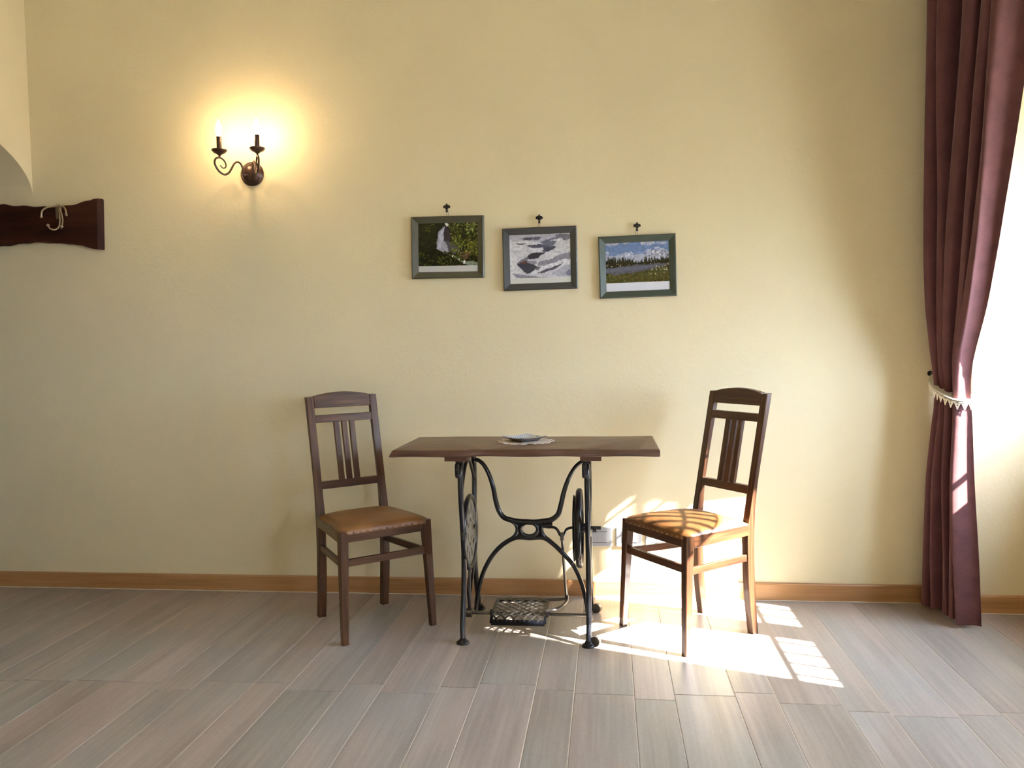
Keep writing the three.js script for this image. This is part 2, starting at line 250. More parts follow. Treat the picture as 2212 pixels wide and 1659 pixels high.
// ---------------------------------------------------------------- chairs
const zback = (y) => -0.15 - 0.2057 * (y - 0.45);
function backPiece(shape, depth, bevel = 0.003, recess = 0) { const g = extrude(shape, depth, bevel); g.translate(0, 0, -depth + bevel - recess); const p = g.attributes.position; for (let i = 0; i < p.count; i++) p.setZ(i, p.getZ(i) + zback(p.getY(i))); g.computeVertexNormals(); return g; }
function makeChair(label, pos, turn) {
  const t = thing('dining_chair', label, 'chair', pos, turn, 'dining chairs at the treadle table');
  const W = (g, grain) => boxUV(g, grain, [rnd() * 3, rnd() * 3]);
  for (const s of [-1, 1]) {
    part('front_leg', W(bar(V(s * 0.1995, 0, 0.2045), V(s * 0.1865, 0.455, 0.181), 0.026, 0.026, 0.037, 0.037, 0.0025), 1), M.walnut, t);
    const pr = [[-0.176, 0], [-0.1615, 0.1], [-0.152, 0.2], [-0.148, 0.32], [-0.1485, 0.43], [-0.153, 0.465], [zback(0.977), 0.977], [zback(0.977) - 0.027, 0.978], [-0.205, 0.62], [-0.1885, 0.48], [-0.184, 0.40], [-0.1845, 0.28], [-0.191, 0.15], [-0.2035, 0]];
    const sh = new THREE.Shape(); sh.moveTo(...pr[0]); sh.splineThru(pr.slice(1, 6).map((q) => new THREE.Vector2(...q))); sh.lineTo(...pr[6]); sh.lineTo(...pr[7]); sh.splineThru(pr.slice(8).map((q) => new THREE.Vector2(...q))); sh.closePath();
    const g = extrude(sh, 0.034, 0.0028, { curveSegments: 5 }); g.rotateY(-Math.PI / 2); g.translate(s * 0.1515 + 0.017 - 0.0028, 0, 0);
    part('rear_post', W(g, 1), M.walnut, t);
    part('side_rail', W(bar(V(s * 0.193, 0.4315, 0.165), V(s * 0.1575, 0.4315, -0.155), 0.022, 0.045, 0.022, 0.045, 0.002), 2), M.walnut, t);
    part('stretcher', W(bar(V(s * 0.1895, 0.318, 0.186), V(s * 0.153, 0.318, -0.166), 0.017, 0.028, 0.017, 0.028, 0.002), 2), M.walnut, t);
  }
  part('front_rail', W(rbox(-0.172, 0.172, 0.410, 0.4545, 0.172, 0.197, 0.002), 0), M.walnut, t);
  part('rear_rail', W(rbox(-0.136, 0.136, 0.410, 0.4545, -0.180, -0.155, 0.002), 0), M.walnut, t);
  part('stretcher', W(rbox(-0.181, 0.181, 0.311, 0.340, 0.178, 0.196, 0.002), 0), M.walnut, t);
  const crest = new THREE.Shape(); crest.moveTo(-0.1345, 0.927); crest.lineTo(0.1345, 0.927); crest.lineTo(0.1345, 0.9795); crest.quadraticCurveTo(0, 1.012, -0.1345, 0.9795); crest.closePath();
  part('crest_rail', W(backPiece(crest, 0.026), 0), M.walnut, t);
  for (const [a, b] of [[0.8616, 0.8945], [0.571, 0.6035]]) part('back_rail', W(backPiece(shapeOf([[-0.1345, a], [0.1345, a], [0.1345, b], [-0.1345, b]]), 0.022, 0.002, 0.001), 0), M.walnut, t);
  for (const x of [-0.037, 0, 0.037]) part('back_slat', W(backPiece(shapeOf([[x - 0.0125, 0.602], [x + 0.0125, 0.602], [x + 0.0125, 0.863], [x - 0.0125, 0.863]]), 0.016, 0.0022, 0.0035), 1), M.walnut, t);
  { // upholstered seat
    const n = 28, pos = [], idx = [];
    for (let j = 0; j <= n; j++) for (let i = 0; i <= n; i++) {
      const u = i / n * 2 - 1, v = j / n * 2 - 1, z = lerp(-0.154, 0.2005, (v + 1) / 2), hw = lerp(0.1665, 0.2035, (v + 1) / 2) - 0.024 * smooth(0.86, 1, v) * 1;
      const e = (1 - Math.pow(Math.abs(u), 5)) * (1 - Math.pow(Math.abs(v), 5));
      pos.push(u * hw, 0.4565 + 0.033 * Math.pow(Math.max(e, 0), 0.55) * (0.72 + 0.28 * (1 - u * u) * (1 - v * v)), z);
    }
    for (let j = 0; j < n; j++) for (let i = 0; i < n; i++) { const a = j * (n + 1) + i, b = a + 1, c = a + n + 1, d = c + 1; idx.push(a, c, b, b, c, d); }
    const skirtOf = (list, dn) => { for (let k = 0; k + 1 < list.length; k++) { const [a, b] = [list[k], list[k + 1]], m = pos.length / 3; for (const q of [a, b]) pos.push(pos[q * 3], pos[q * 3 + 1] - dn, pos[q * 3 + 2]); idx.push(a, m, b, b, m, m + 1); } };
    skirtOf([...Array(n + 1).keys()].map((i) => n * (n + 1) + i), 0.0145); skirtOf([...Array(n + 1).keys()].map((j) => (n - j) * (n + 1) + n).reverse().reverse(), 0.012); skirtOf([...Array(n + 1).keys()].map((j) => j * (n + 1)), 0.012); skirtOf([...Array(n + 1).keys()].map((i) => n - i), 0.012);
    const g = new THREE.BufferGeometry(); g.setAttribute('position', new THREE.Float32BufferAttribute(pos, 3)); g.setIndex(idx); g.computeVertexNormals(); g.setAttribute('uv', new THREE.Float32BufferAttribute(pos.filter((_, k) => k % 3 !== 1), 2));
    const lm = M.leather; lm.side = THREE.DoubleSide;
    const seat = part('seat', g, lm, t, 'brown leather seat edged with round studs');
    const sg = new THREE.SphereGeometry(0.0056, 10, 6); 
    const stud = (x, y, z, sx, sz) => { const o = part('stud', sg, M.stud, seat); o.position.set(x, y, z); o.scale.set(sx, 1, sz); };
    for (let i = 0; i < 13; i++) stud(lerp(-0.1745, 0.1745, i / 12), 0.4485, 0.2005, 1, 0.55);
    for (const s of [-1, 1]) for (let i = 0; i < 12; i++) { const f = lerp(0.05, 0.92, i / 11); stud(s * (lerp(0.1665, 0.2035, f) + 0.0003), 0.4515, lerp(-0.154, 0.2005, f), 0.55, 1); }
  }
  return t;
}
makeChair('dark wooden chair in the shade with its leather seat turned to the sewing table', [-1.0476, 0, 0.399], 0.6993);
makeChair('dark wooden chair standing in the sunlit patch by the wall sockets', [0.3306, 0, 0.4242], -0.952);

// ---------------------------------------------------------------- treadle table
{
  const t = thing('treadle_table', 'live-edge wooden table on a black cast-iron sewing treadle stand', 'table', [-0.33, 0, 0.43]);
  const O = (g) => move(g, 0.33, 0, -0.43);                              // shapes are written in room coordinates
  { // slab with wavy front and back
    const sh = new THREE.Shape(), zf = (x) => 0.660 + 0.006 * Math.sin(x * 7 + 1) + 0.004 * Math.sin(x * 17) + 0.002 * Math.sin(x * 41), zb = (x) => 0.205 + 0.010 * Math.sin(x * 5 + 2) + 0.004 * Math.sin(x * 15 + 1);
    const pts = []; for (let i = 0; i <= 60; i++) { const x = lerp(-0.858, 0.190, i / 60); pts.push([x, -zf(x)]); } for (let i = 60; i >= 0; i--) { const x = lerp(-0.858, 0.188, i / 60); pts.push([x, -zb(x) + 0.0]); }
    const g = new THREE.ExtrudeGeometry(shapeOf(pts), { depth: 0.018, bevelEnabled: true, bevelSize: 0.010, bevelThickness: 0.006, bevelOffset: -0.008, bevelSegments: 3 });
    g.rotateX(-Math.PI / 2); g.translate(0, 0.762, 0);
    const p = g.attributes.position; for (let i = 0; i < p.count; i++) { const y = p.getY(i); if (y < 0.770 && p.getX(i) < -0.83) p.setX(i, p.getX(i) - 0.012); if (y < 0.768) p.setY(i, y + 0.0015 * Math.sin(p.getX(i) * 23)); }
    g.computeVertexNormals();
    part('tabletop', O(boxUV(toCreasedNormals(g, 0.6), 0)), M.top, t, 'reddish-brown live-edge wooden slab');
  }
  const cleat = (x0, x1) => part('cleat', O(boxUV(rbox(x0, x1, 0.735, 0.757, 0.235, 0.63, 0.002), 2)), M.cleat, t, 'thin wooden strip under the slab');
  cleat(-0.655, -0.565); cleat(-0.115, -0.032);
  const I = (name, g, m = M.iron, parent = t, label) => part(name, O(g), m, parent, label);
  const rib = (pts, r = 0.0115, seg = 36) => sweep(pts, (q) => [r * (1 + 0.15 * Math.sin(q * Math.PI)), r * 0.9], seg, 10, V(1, 0, 0));
  for (const [x, s] of [[-0.598, -1], [-0.090, 1]]) {
    const f = new THREE.Group(); f.name = 'side_frame'; t.add(f);
    const L = (pts) => pts.map(([y, z, dx = 0]) => V(x + dx, y, z));
    I('leg', rib(L([[0.012, 0.632, -0.003 * s], [0.06, 0.617], [0.15, 0.583], [0.26, 0.556], [0.36, 0.553], [0.47, 0.572], [0.58, 0.594], [0.66, 0.597], [0.705, 0.583], [0.725, 0.56]]), 0.0125), M.iron, f);
    I('leg', rib(L([[0.012, 0.205], [0.06, 0.222], [0.15, 0.262], [0.26, 0.293], [0.36, 0.298], [0.47, 0.282], [0.58, 0.262], [0.66, 0.258], [0.705, 0.272], [0.725, 0.30]]), 0.0125), M.iron, f);
    I('top_bar', join([rbox(x - 0.016, x + 0.016, 0.722, 0.735, 0.24, 0.615, 0.003), rib(L([[0.59, 0.584], [0.655, 0.53], [0.700, 0.47], [0.722, 0.42]]), 0.008), rib(L([[0.61, 0.266], [0.665, 0.325], [0.702, 0.375], [0.722, 0.42]]), 0.008)]), M.iron, f);
    // front bracket under the cleat
    I('bracket', join([rbox(x - 0.019, x - 0.001, 0.672, 0.724, 0.600, 0.620, 0.007, 3), rbox(x - 0.019, x + 0.004, 0.664, 0.684, 0.598, 0.616, 0.008, 3)]), M.iron, f);
    // lower struts and treadle pivot
    I('strut', join([rib(L([[0.262, 0.556], [0.20, 0.50], [0.13, 0.462], [0.075, 0.452]]), 0.0075), rib(L([[0.262, 0.293], [0.20, 0.36], [0.13, 0.43], [0.075, 0.452]]), 0.0075), rib(L([[0.25, 0.425], [0.16, 0.445], [0.075, 0.452]]), 0.0065)]), M.iron, f);
    const hub = new THREE.CylinderGeometry(0.019, 0.019, 0.026, 20); hub.rotateZ(Math.PI / 2); I('pivot_boss', move(hub, x, 0.068, 0.463), M.steel, f);
    const foot = (z) => { const g = lathe([[0, 0], [0.0265, 0], [0.027, 0.005], [0.022, 0.010], [0.0145, 0.014], [0.012, 0.022], [0, 0.022]], 24); return move(g, x - 0.003 * s, 0.0, z); };
    const caster = (z) => { const g = new THREE.CylinderGeometry(0.0205, 0.0205, 0.016, 24); g.rotateX(0); g.rotateZ(Math.PI / 2); g.rotateY(Math.PI / 2 - 0.5); return move(g, x + 0.026, 0.0212, z); };
    I('foot', foot(0.633), M.iron, f); I('foot', foot(0.204), M.iron, f);
    if (s > 0) { I('caster', caster(0.632), M.steel, f); I('caster', caster(0.225), M.steel, f); }
    if (s < 0) { // round pierced medallion in the left frame
      const m = new THREE.Shape(); m.absarc(0, 0, 0.146, 0, Math.PI * 2);
      for (let k = 0; k < 10; k++) { const a = k / 10 * 2 * Math.PI, h = new THREE.Path(); h.absellipse(0.098 * Math.cos(a), 0.098 * Math.sin(a), 0.022, 0.011, 0, Math.PI * 2, true, a + 0.7 * (k % 2)); m.holes.push(h); }
      for (let k = 0; k < 6; k++) { const a = k / 6 * 2 * Math.PI + 0.3, h = new THREE.Path(); h.absellipse(0.05 * Math.cos(a), 0.05 * Math.sin(a), 0.016, 0.007, 0, Math.PI * 2, true, a + 1.2); m.holes.push(h); }
      const g = new THREE.ExtrudeGeometry(m, { depth: 0.004, bevelEnabled: false, curveSegments: 40 }); g.rotateY(Math.PI / 2); I('medallion', move(g, x + 0.002, 0.405, 0.425), M.silver, f, 'round pierced silver-grey medallion');
      const ring = new THREE.TorusGeometry(0.150, 0.011, 10, 60); ring.rotateY(Math.PI / 2); I('medallion_rim', move(ring, x + 0.004, 0.405, 0.425), M.iron, f);
    } else {
      const g = join([rib(L([[0.36, 0.553], [0.41, 0.47], [0.41, 0.38], [0.36, 0.298]]), 0.009), rib(L([[0.47, 0.572], [0.42, 0.47], [0.42, 0.38], [0.47, 0.282]]), 0.009)]); I('lattice', g, M.iron, f);
    }
  }
  { // cross brace between the frames: two arms up, an arch below, an oval eye in the middle
    const z = 0.40, K = (x, y) => V((x - 685) * 0.000513 - 0.3405, 0.4115 - (y - 637) * 0.000524, z);
    const R = (pts, r0, r1) => sweep(pts.map((q) => K(...q)), (q) => [lerp(r0, r1, q), 0.010], 44, 10);
    const g = [R([[235, 66], [262, 72], [300, 98], [345, 170], [385, 290], [405, 400], [430, 485], [470, 540], [530, 562], [610, 575], [690, 578]], 0.0085, 0.0125), R([[1150, 78], [1115, 92], [1070, 130], [1010, 230], [970, 340], [945, 440], [920, 515], [870, 555], [800, 570], [740, 578], [680, 578]], 0.0085, 0.0125),
      R([[222, 1310], [228, 1230], [250, 1120], [300, 970], [380, 840], [470, 755], [570, 706], [690, 708]], 0.0085, 0.0105), R([[1150, 1310], [1140, 1220], [1105, 1070], [1045, 935], [970, 845], [880, 758], [800, 706], [680, 708]], 0.0085, 0.0105)];
    const eye = []; for (let k = 0; k < 24; k++) { const a = k / 24 * 2 * Math.PI; eye.push(K(680 + 72 * Math.cos(a), 637 + 56 * Math.sin(a))); }
    g.push(sweep(eye, () => [0.0085, 0.0115], 48, 10, V(0, 0, 1), true));
    for (const s of [-1, 1]) g.push(R([[682 + s * 170, 560], [682 + s * 118, 592], [682 + s * 100, 637], [682 + s * 118, 686], [682 + s * 170, 730]], 0.0085, 0.0085));
    const boss = new THREE.CylinderGeometry(0.0125, 0.0125, 0.04, 16); boss.rotateZ(Math.PI / 2); boss.translate(K(835, 602).x, K(835, 602).y, z); g.push(boss);
    for (const s of [-1, 1]) { const w = shapeOf([[682 + s * 70, 575], [682 + s * 165, 560], [682 + s * 108, 600], [682 + s * 94, 637], [682 + s * 108, 680], [682 + s * 160, 722], [682 + s * 70, 705]].map((q) => { const p = K(...q); return [p.x, p.y]; })); const e = new THREE.ExtrudeGeometry(w, { depth: 0.006, bevelEnabled: false }); e.translate(0, 0, z - 0.006); g.push(e); }
    I('cross_brace', join(g), M.iron, t, 'black cast-iron brace with an oval eye');
  }
  { // flywheel with crank
    const w = new THREE.Group(); w.name = 'flywheel'; t.add(w);
    const rim = lathe([[0.148, -0.012], [0.158, -0.013], [0.165, -0.006], [0.165, 0.006], [0.158, 0.013], [0.148, 0.012], [0.144, 0], [0.148, -0.012]], 64); rim.rotateZ(Math.PI / 2); I('rim', move(rim, -0.128, 0.425, 0.425), M.iron, w);
    const groove = lathe([[0.112, -0.006], [0.138, -0.006], [0.138, -0.002], [0.133, 0.001], [0.138, 0.004], [0.138, 0.008], [0.112, 0.008], [0.112, -0.006]], 56); groove.rotateZ(Math.PI / 2); I('belt_groove', move(groove, -0.145, 0.425, 0.425), M.iron, w);
    const sp = []; for (let k = 0; k < 6; k++) { const a = k / 6 * 2 * Math.PI; sp.push(sweep([[-0.13, 0.425 + 0.02 * Math.sin(a), 0.425 + 0.02 * Math.cos(a)], [-0.132, 0.425 + 0.085 * Math.sin(a + 0.12), 0.425 + 0.085 * Math.cos(a + 0.12)], [-0.132, 0.425 + 0.147 * Math.sin(a), 0.425 + 0.147 * Math.cos(a)]], 0.007, 10, 8, V(1, 0, 0))); }
    const hub = new THREE.CylinderGeometry(0.02, 0.02, 0.05, 20); hub.rotateZ(Math.PI / 2); sp.push(move(hub, -0.118, 0.425, 0.425)); const ax = new THREE.CylinderGeometry(0.008, 0.008, 0.09, 12); ax.rotateZ(Math.PI / 2); sp.push(move(ax, -0.085, 0.425, 0.425));
    I('spokes', join(sp), M.iron, w);
    const nut = new THREE.CylinderGeometry(0.011, 0.011, 0.016, 6); nut.rotateZ(Math.PI / 2); I('axle_nut', move(nut, -0.066, 0.425, 0.46), M.blackmetal, w);
    I('crank', sweep([[-0.268, 0.421, 0.40], [-0.235, 0.421, 0.405], [-0.222, 0.412, 0.41], [-0.212, 0.392, 0.41], [-0.203, 0.384, 0.41], [-0.194, 0.392, 0.41], [-0.184, 0.414, 0.41], [-0.165, 0.424, 0.42], [-0.14, 0.425, 0.425]], 0.0058, 48, 8), M.iron, w);
  }
  { // rod from the crank to the treadle
    const r = I('pitman_rod', join([sweep([[-0.203, 0.384, 0.41], [-0.200, 0.30, 0.395], [-0.196, 0.18, 0.36], [-0.192, 0.105, 0.335]], 0.0062, 20, 8, V(1, 0, 0)), rbox(-0.211, -0.195, 0.368, 0.402, 0.402, 0.418, 0.003), rbox(-0.200, -0.183, 0.088, 0.112, 0.325, 0.345, 0.003)]), M.steel);
  }
  { // treadle: lattice plate on a bar
    const tr = new THREE.Group(); tr.name = 'treadle'; t.add(tr);
    const bar_ = new THREE.CylinderGeometry(0.0062, 0.0062, 0.51, 12); bar_.rotateZ(Math.PI / 2); I('bar', move(bar_, -0.344, 0.068, 0.463), M.steel, tr);
    // plate in (s, d): s along x, d from front to back; bent down at the front edge
    const P = (x, d) => { const a = d < 0.06 ? (0.06 - d) : 0; return V(x, 0.083 + 0.015 * Math.max(0, d - 0.06) - 6.5 * a * a, 0.535 - d + 0.5 * a * a); };
    const x0 = -0.494, x1 = -0.272, D = 0.225, strip = (a, b, w, h) => { const n = 12, pos = [], idx = []; const dir = V(b[0] - a[0], 0, -(b[1] - a[1])).normalize(), px = -dir.z, pd = -dir.x; for (let i = 0; i <= n; i++) { const u = i / n, x = lerp(a[0], b[0], u), d = lerp(a[1], b[1], u); for (const [k, y] of [[-w, 0], [w, 0], [w, -h], [-w, -h]]) { const q = P(clamp(x + k * px, x0 - 0.01, x1 + 0.01), d + k * pd); pos.push(q.x, q.y + y, q.z); } } for (let i = 0; i < n; i++) for (let j = 0; j < 4; j++) { const a1 = i * 4 + j, b1 = i * 4 + (j + 1) % 4; idx.push(a1, b1, a1 + 4, b1, b1 + 4, a1 + 4); } for (const e of [0, n * 4]) idx.push(e, e + 1, e + 2, e, e + 2, e + 3); const g = new THREE.BufferGeometry(); g.setAttribute('position', new THREE.Float32BufferAttribute(pos, 3)); g.setIndex(idx); const q = g.toNonIndexed(); q.computeVertexNormals(); return q; };
    const lat = [], st = 0.0365, h = D;
    const clip = (a, b) => { const p = [...a], q = [...b]; const f = (p, q) => { if (p[0] < x0) { p[1] += (q[1] - p[1]) * (x0 - p[0]) / (q[0] - p[0]); p[0] = x0; } if (p[0] > x1) { p[1] += (q[1] - p[1]) * (x1 - p[0]) / (q[0] - p[0]); p[0] = x1; } }; if ((p[0] < x0 && q[0] < x0) || (p[0] > x1 && q[0] > x1)) return null; f(p, q); f(q, p); return [p, q]; };
    for (let k = -8; k <= 8; k++) for (const s of [-1, 1]) { const xa = (x0 + x1) / 2 + k * st, c = clip([xa - s * h * 0.45, 0.0], [xa + s * h * 0.45, h]); if (c) lat.push(strip(c[0], c[1], 0.0025, 0.0032)); }
    I('lattice_plate', join(lat), M.steel, tr, 'worn pierced lattice foot plate');
    I('rim', join([strip([x0, 0], [x0, D], 0.006, 0.009), strip([x1, 0], [x1, D], 0.005, 0.009), strip([x0, 0], [x1, 0], 0.007, 0.009), strip([x0 + 0.006, D - 0.012], [x1, D - 0.012], 0.016, 0.008)]), M.iron, tr);
    I('arm', join([sweep([[x1, 0.084, 0.475], [-0.240, 0.088, 0.468], [-0.205, 0.092, 0.425], [-0.190, 0.095, 0.37], [-0.190, 0.096, 0.33]], 0.0072, 24, 8), sweep([[x1 - 0.01, 0.083, 0.318], [-0.23, 0.086, 0.320], [-0.190, 0.093, 0.327]], (q) => [lerp(0.013, 0.006, q), lerp(0.006, 0.007, q)], 16, 8, V(0, 1, 0))]), M.steel, tr);
    for (const x of [x0 - 0.006, x1 + 0.004]) { const c = new THREE.CylinderGeometry(0.015, 0.015, 0.012, 18); c.rotateZ(Math.PI / 2); I('bearing', move(c, x, 0.070, 0.463), M.iron, tr); }
  }
}
{ // crocheted doily and painted dish
  const cx = -0.352, cz = 0.405, y = 0.7865, n = 18;
  const sh = new THREE.Shape(); const N = 180; for (let i = 0; i <= N; i++) { const a = i / N * 2 * Math.PI, r = 0.108 + 0.015 * Math.abs(Math.sin(a * n / 2)); sh[i ? 'lineTo' : 'moveTo'](r * Math.cos(a), r * Math.sin(a)); }
  for (let k = 0; k < n; k++) { const a = (k + 0.5) / n * 2 * Math.PI, h = new THREE.Path(); h.absellipse(0.109 * Math.cos(a), 0.109 * Math.sin(a), 0.0065, 0.007, 0, 2 * Math.PI, true); sh.holes.push(h); for (const d of [-0.25, 0.25]) { const b = (k + 0.5 + d) / n * 2 * Math.PI, q = new THREE.Path(); q.absellipse(0.092 * Math.cos(b), 0.092 * Math.sin(b), 0.0055, 0.0035, 0, 2 * Math.PI, true, b); sh.holes.push(q); } }
  const g = new THREE.ExtrudeGeometry(sh, { depth: 0.0022, bevelEnabled: true, bevelSize: 0.0006, bevelThickness: 0.0005, bevelSegments: 1, curveSegments: 8 }); g.rotateX(-Math.PI / 2);
  const p = g.attributes.position; for (let i = 0; i < p.count; i++) { const x = p.getX(i), z = p.getZ(i), r = Math.hypot(x, z), a = Math.atan2(z, x); p.setY(i, p.getY(i) + 0.0003 + 0.004 * smooth(0.095, 0.125, r) * (0.5 + 0.5 * Math.sin(a * 5 + 1)) * (0.6 + 0.4 * Math.sin(a * 11))); } g.computeVertexNormals();
  const d = lit(new THREE.Mesh(g, M.crochet)); d.name = 'doily'; d.position.set(cx, y, cz); d.userData = { label: 'round crocheted doily with a scalloped edge under the painted dish', category: 'doily' }; scene.add(d);
  // dish: square, flared rim, patterned blue and white inside
  const cv = document.createElement('canvas'); cv.width = cv.height = 512; const c = cv.getContext('2d');
  c.fillStyle = '#c9d0de'; c.fillRect(0, 0, 512, 512); c.strokeStyle = '#2b3550'; c.lineWidth = 9;
  for (let i = -1; i < 17; i++) for (let j = -1; j < 17; j++) { const x = i * 34 + (j % 2) * 17, yy = j * 34; c.fillStyle = (i + j) % 3 ? '#1f2a44' : '#59694a'; c.beginPath(); c.moveTo(x, yy - 12); c.lineTo(x + 13, yy); c.lineTo(x, yy + 12); c.lineTo(x - 13, yy); c.fill(); }
  c.fillStyle = '#dfe4ee'; c.fillRect(128, 128, 256, 256); c.strokeStyle = '#3a4a72'; c.lineWidth = 10; c.strokeRect(140, 140, 232, 232); for (let k = 0; k < 8; k++) { c.beginPath(); c.ellipse(256 + 60 * Math.cos(k * Math.PI / 4), 256 + 60 * Math.sin(k * Math.PI / 4), 34, 14, k * Math.PI / 4, 0, 7); c.stroke(); }
  const tx = new THREE.CanvasTexture(cv); tx.colorSpace = THREE.SRGBColorSpace;
  const glaze = new THREE.MeshPhysicalMaterial({ map: tx, roughness: 0.2, clearcoat: 0.6, clearcoatRoughness: 0.1, side: THREE.DoubleSide }), under = new THREE.MeshPhysicalMaterial({ color: rgb(0.13, 0.12, 0.125), roughness: 0.3, clearcoat: 0.3 });
  const dish = thing('painted_dish', 'square ceramic dish with a blue and white pattern on the doily', 'dish', [cx - 0.002, y + 0.0046, cz + 0.004], 0.74);
  const surf = (prof, mat, name) => { const pos = [], uv = [], idx = [], m = 24; for (const [r, yy] of prof) for (let k = 0; k < 4 * m; k++) { const s = Math.floor(k / m), u = (k % m) / m * 2 - 1, [x, z] = [[u, -1], [1, u], [-u, 1], [-1, -u]][s], q = 1 - 0.04 * Math.pow(Math.abs(u), 6), lift = 0.0045 * Math.pow(Math.abs(u), 3) * smooth(0.045, 0.07, r); pos.push(x * r * q, yy + lift, z * r * q); uv.push(0.5 + x * r / 0.146, 0.5 + z * r / 0.146); } for (let i = 0; i + 1 < prof.length; i++) for (let k = 0; k < 4 * m; k++) { const a = i * 4 * m + k, b = i * 4 * m + (k + 1) % (4 * m); idx.push(a, b, a + 4 * m, b, b + 4 * m, a + 4 * m); } const g2 = new THREE.BufferGeometry(); g2.setAttribute('position', new THREE.Float32BufferAttribute(pos, 3)); g2.setAttribute('uv', new THREE.Float32BufferAttribute(uv, 2)); g2.setIndex(idx); g2.computeVertexNormals(); return part(name, g2, mat, dish); };
  surf([[0.0001, 0.006], [0.036, 0.006], [0.042, 0.0075], [0.068, 0.017], [0.070, 0.017]], glaze, 'painted_face');
  under.side = THREE.DoubleSide; surf([[0.070, 0.017], [0.0695, 0.0145], [0.044, 0.004], [0.041, 0.0], [0.0001, 0.0]], under, 'underside');
}

// ---------------------------------------------------------------- framed photographs
function natural(c, w, h, f) { // roughen the drawn shapes of a print: ragged outlines, grain
  const src = c.getImageData(0, 0, w, h).data, out = c.createImageData ? c.createImageData(w, h) : c.getImageData(0, 0, w, h), o = out.data, lim = Math.floor(h * f);
  for (let y = 0; y < h; y++) for (let x = 0; x < w; x++) {
    const u = x / w, v = y / h, edge = y < lim ? 1 : 0; let r = 0, g = 0, b = 0;
    const dx = edge * (26 * (fbm(u, v, 12, 10, 511, 4) - 0.5) + 10 * (vnoise(u, v, 90, 70, 517) - 0.5)), dy = edge * (26 * (fbm(u, v, 12, 10, 523, 4) - 0.5) + 10 * (vnoise(u, v, 90, 70, 529) - 0.5));
    for (const [a, q] of [[-1.5, 0], [1.5, 0], [0, -1.5], [0, 1.5]]) { const X = clamp(Math.round(x + dx + a), 0, w - 1), Y = clamp(Math.round(y + dy + q), edge ? 0 : lim, edge ? lim - 1 : h - 1), k = (Y * w + X) * 4; r += src[k]; g += src[k + 1]; b += src[k + 2]; }
    const n = edge ? 0.25 * (0.80 + 0.26 * fbm(u, v, 30, 24, 531, 3) + 0.16 * vnoise(u, v, 160, 130, 541)) : 0.25, k = (y * w + x) * 4; o[k] = r * n; o[k + 1] = g * n; o[k + 2] = b * n; o[k + 3] = 255;
  }
  c.putImageData(out, 0, 0);
}
function canvas(w, h, f, draw) { const c = document.createElement('canvas'); c.width = w; c.height = h; draw(c.getContext('2d'), w, h); natural(c.getContext('2d'), w, h, f); const t = new THREE.CanvasTexture(c); t.colorSpace = THREE.SRGBColorSpace; return t; }
const blob = (c, pts, fill) => { c.fillStyle = fill; c.beginPath(); c.moveTo(...pts[0]); for (let i = 1; i < pts.length; i++) { const p = pts[i], n = pts[(i + 1) % pts.length]; c.quadraticCurveTo(p[0], p[1], (p[0] + n[0]) / 2, (p[1] + n[1]) / 2); } c.closePath(); c.fill(); };
const specks = (c, n, x0, x1, y0, y1, cols, s0, s1) => { for (let i = 0; i < n; i++) { c.fillStyle = cols[Math.floor(rnd() * cols.length)]; const s = lerp(s0, s1, rnd()); c.beginPath(); c.ellipse(lerp(x0, x1, rnd()), lerp(y0, y1, rnd()), s, s * (0.4 + 0.6 * rnd()), rnd() * 3, 0, 7); c.fill(); } };
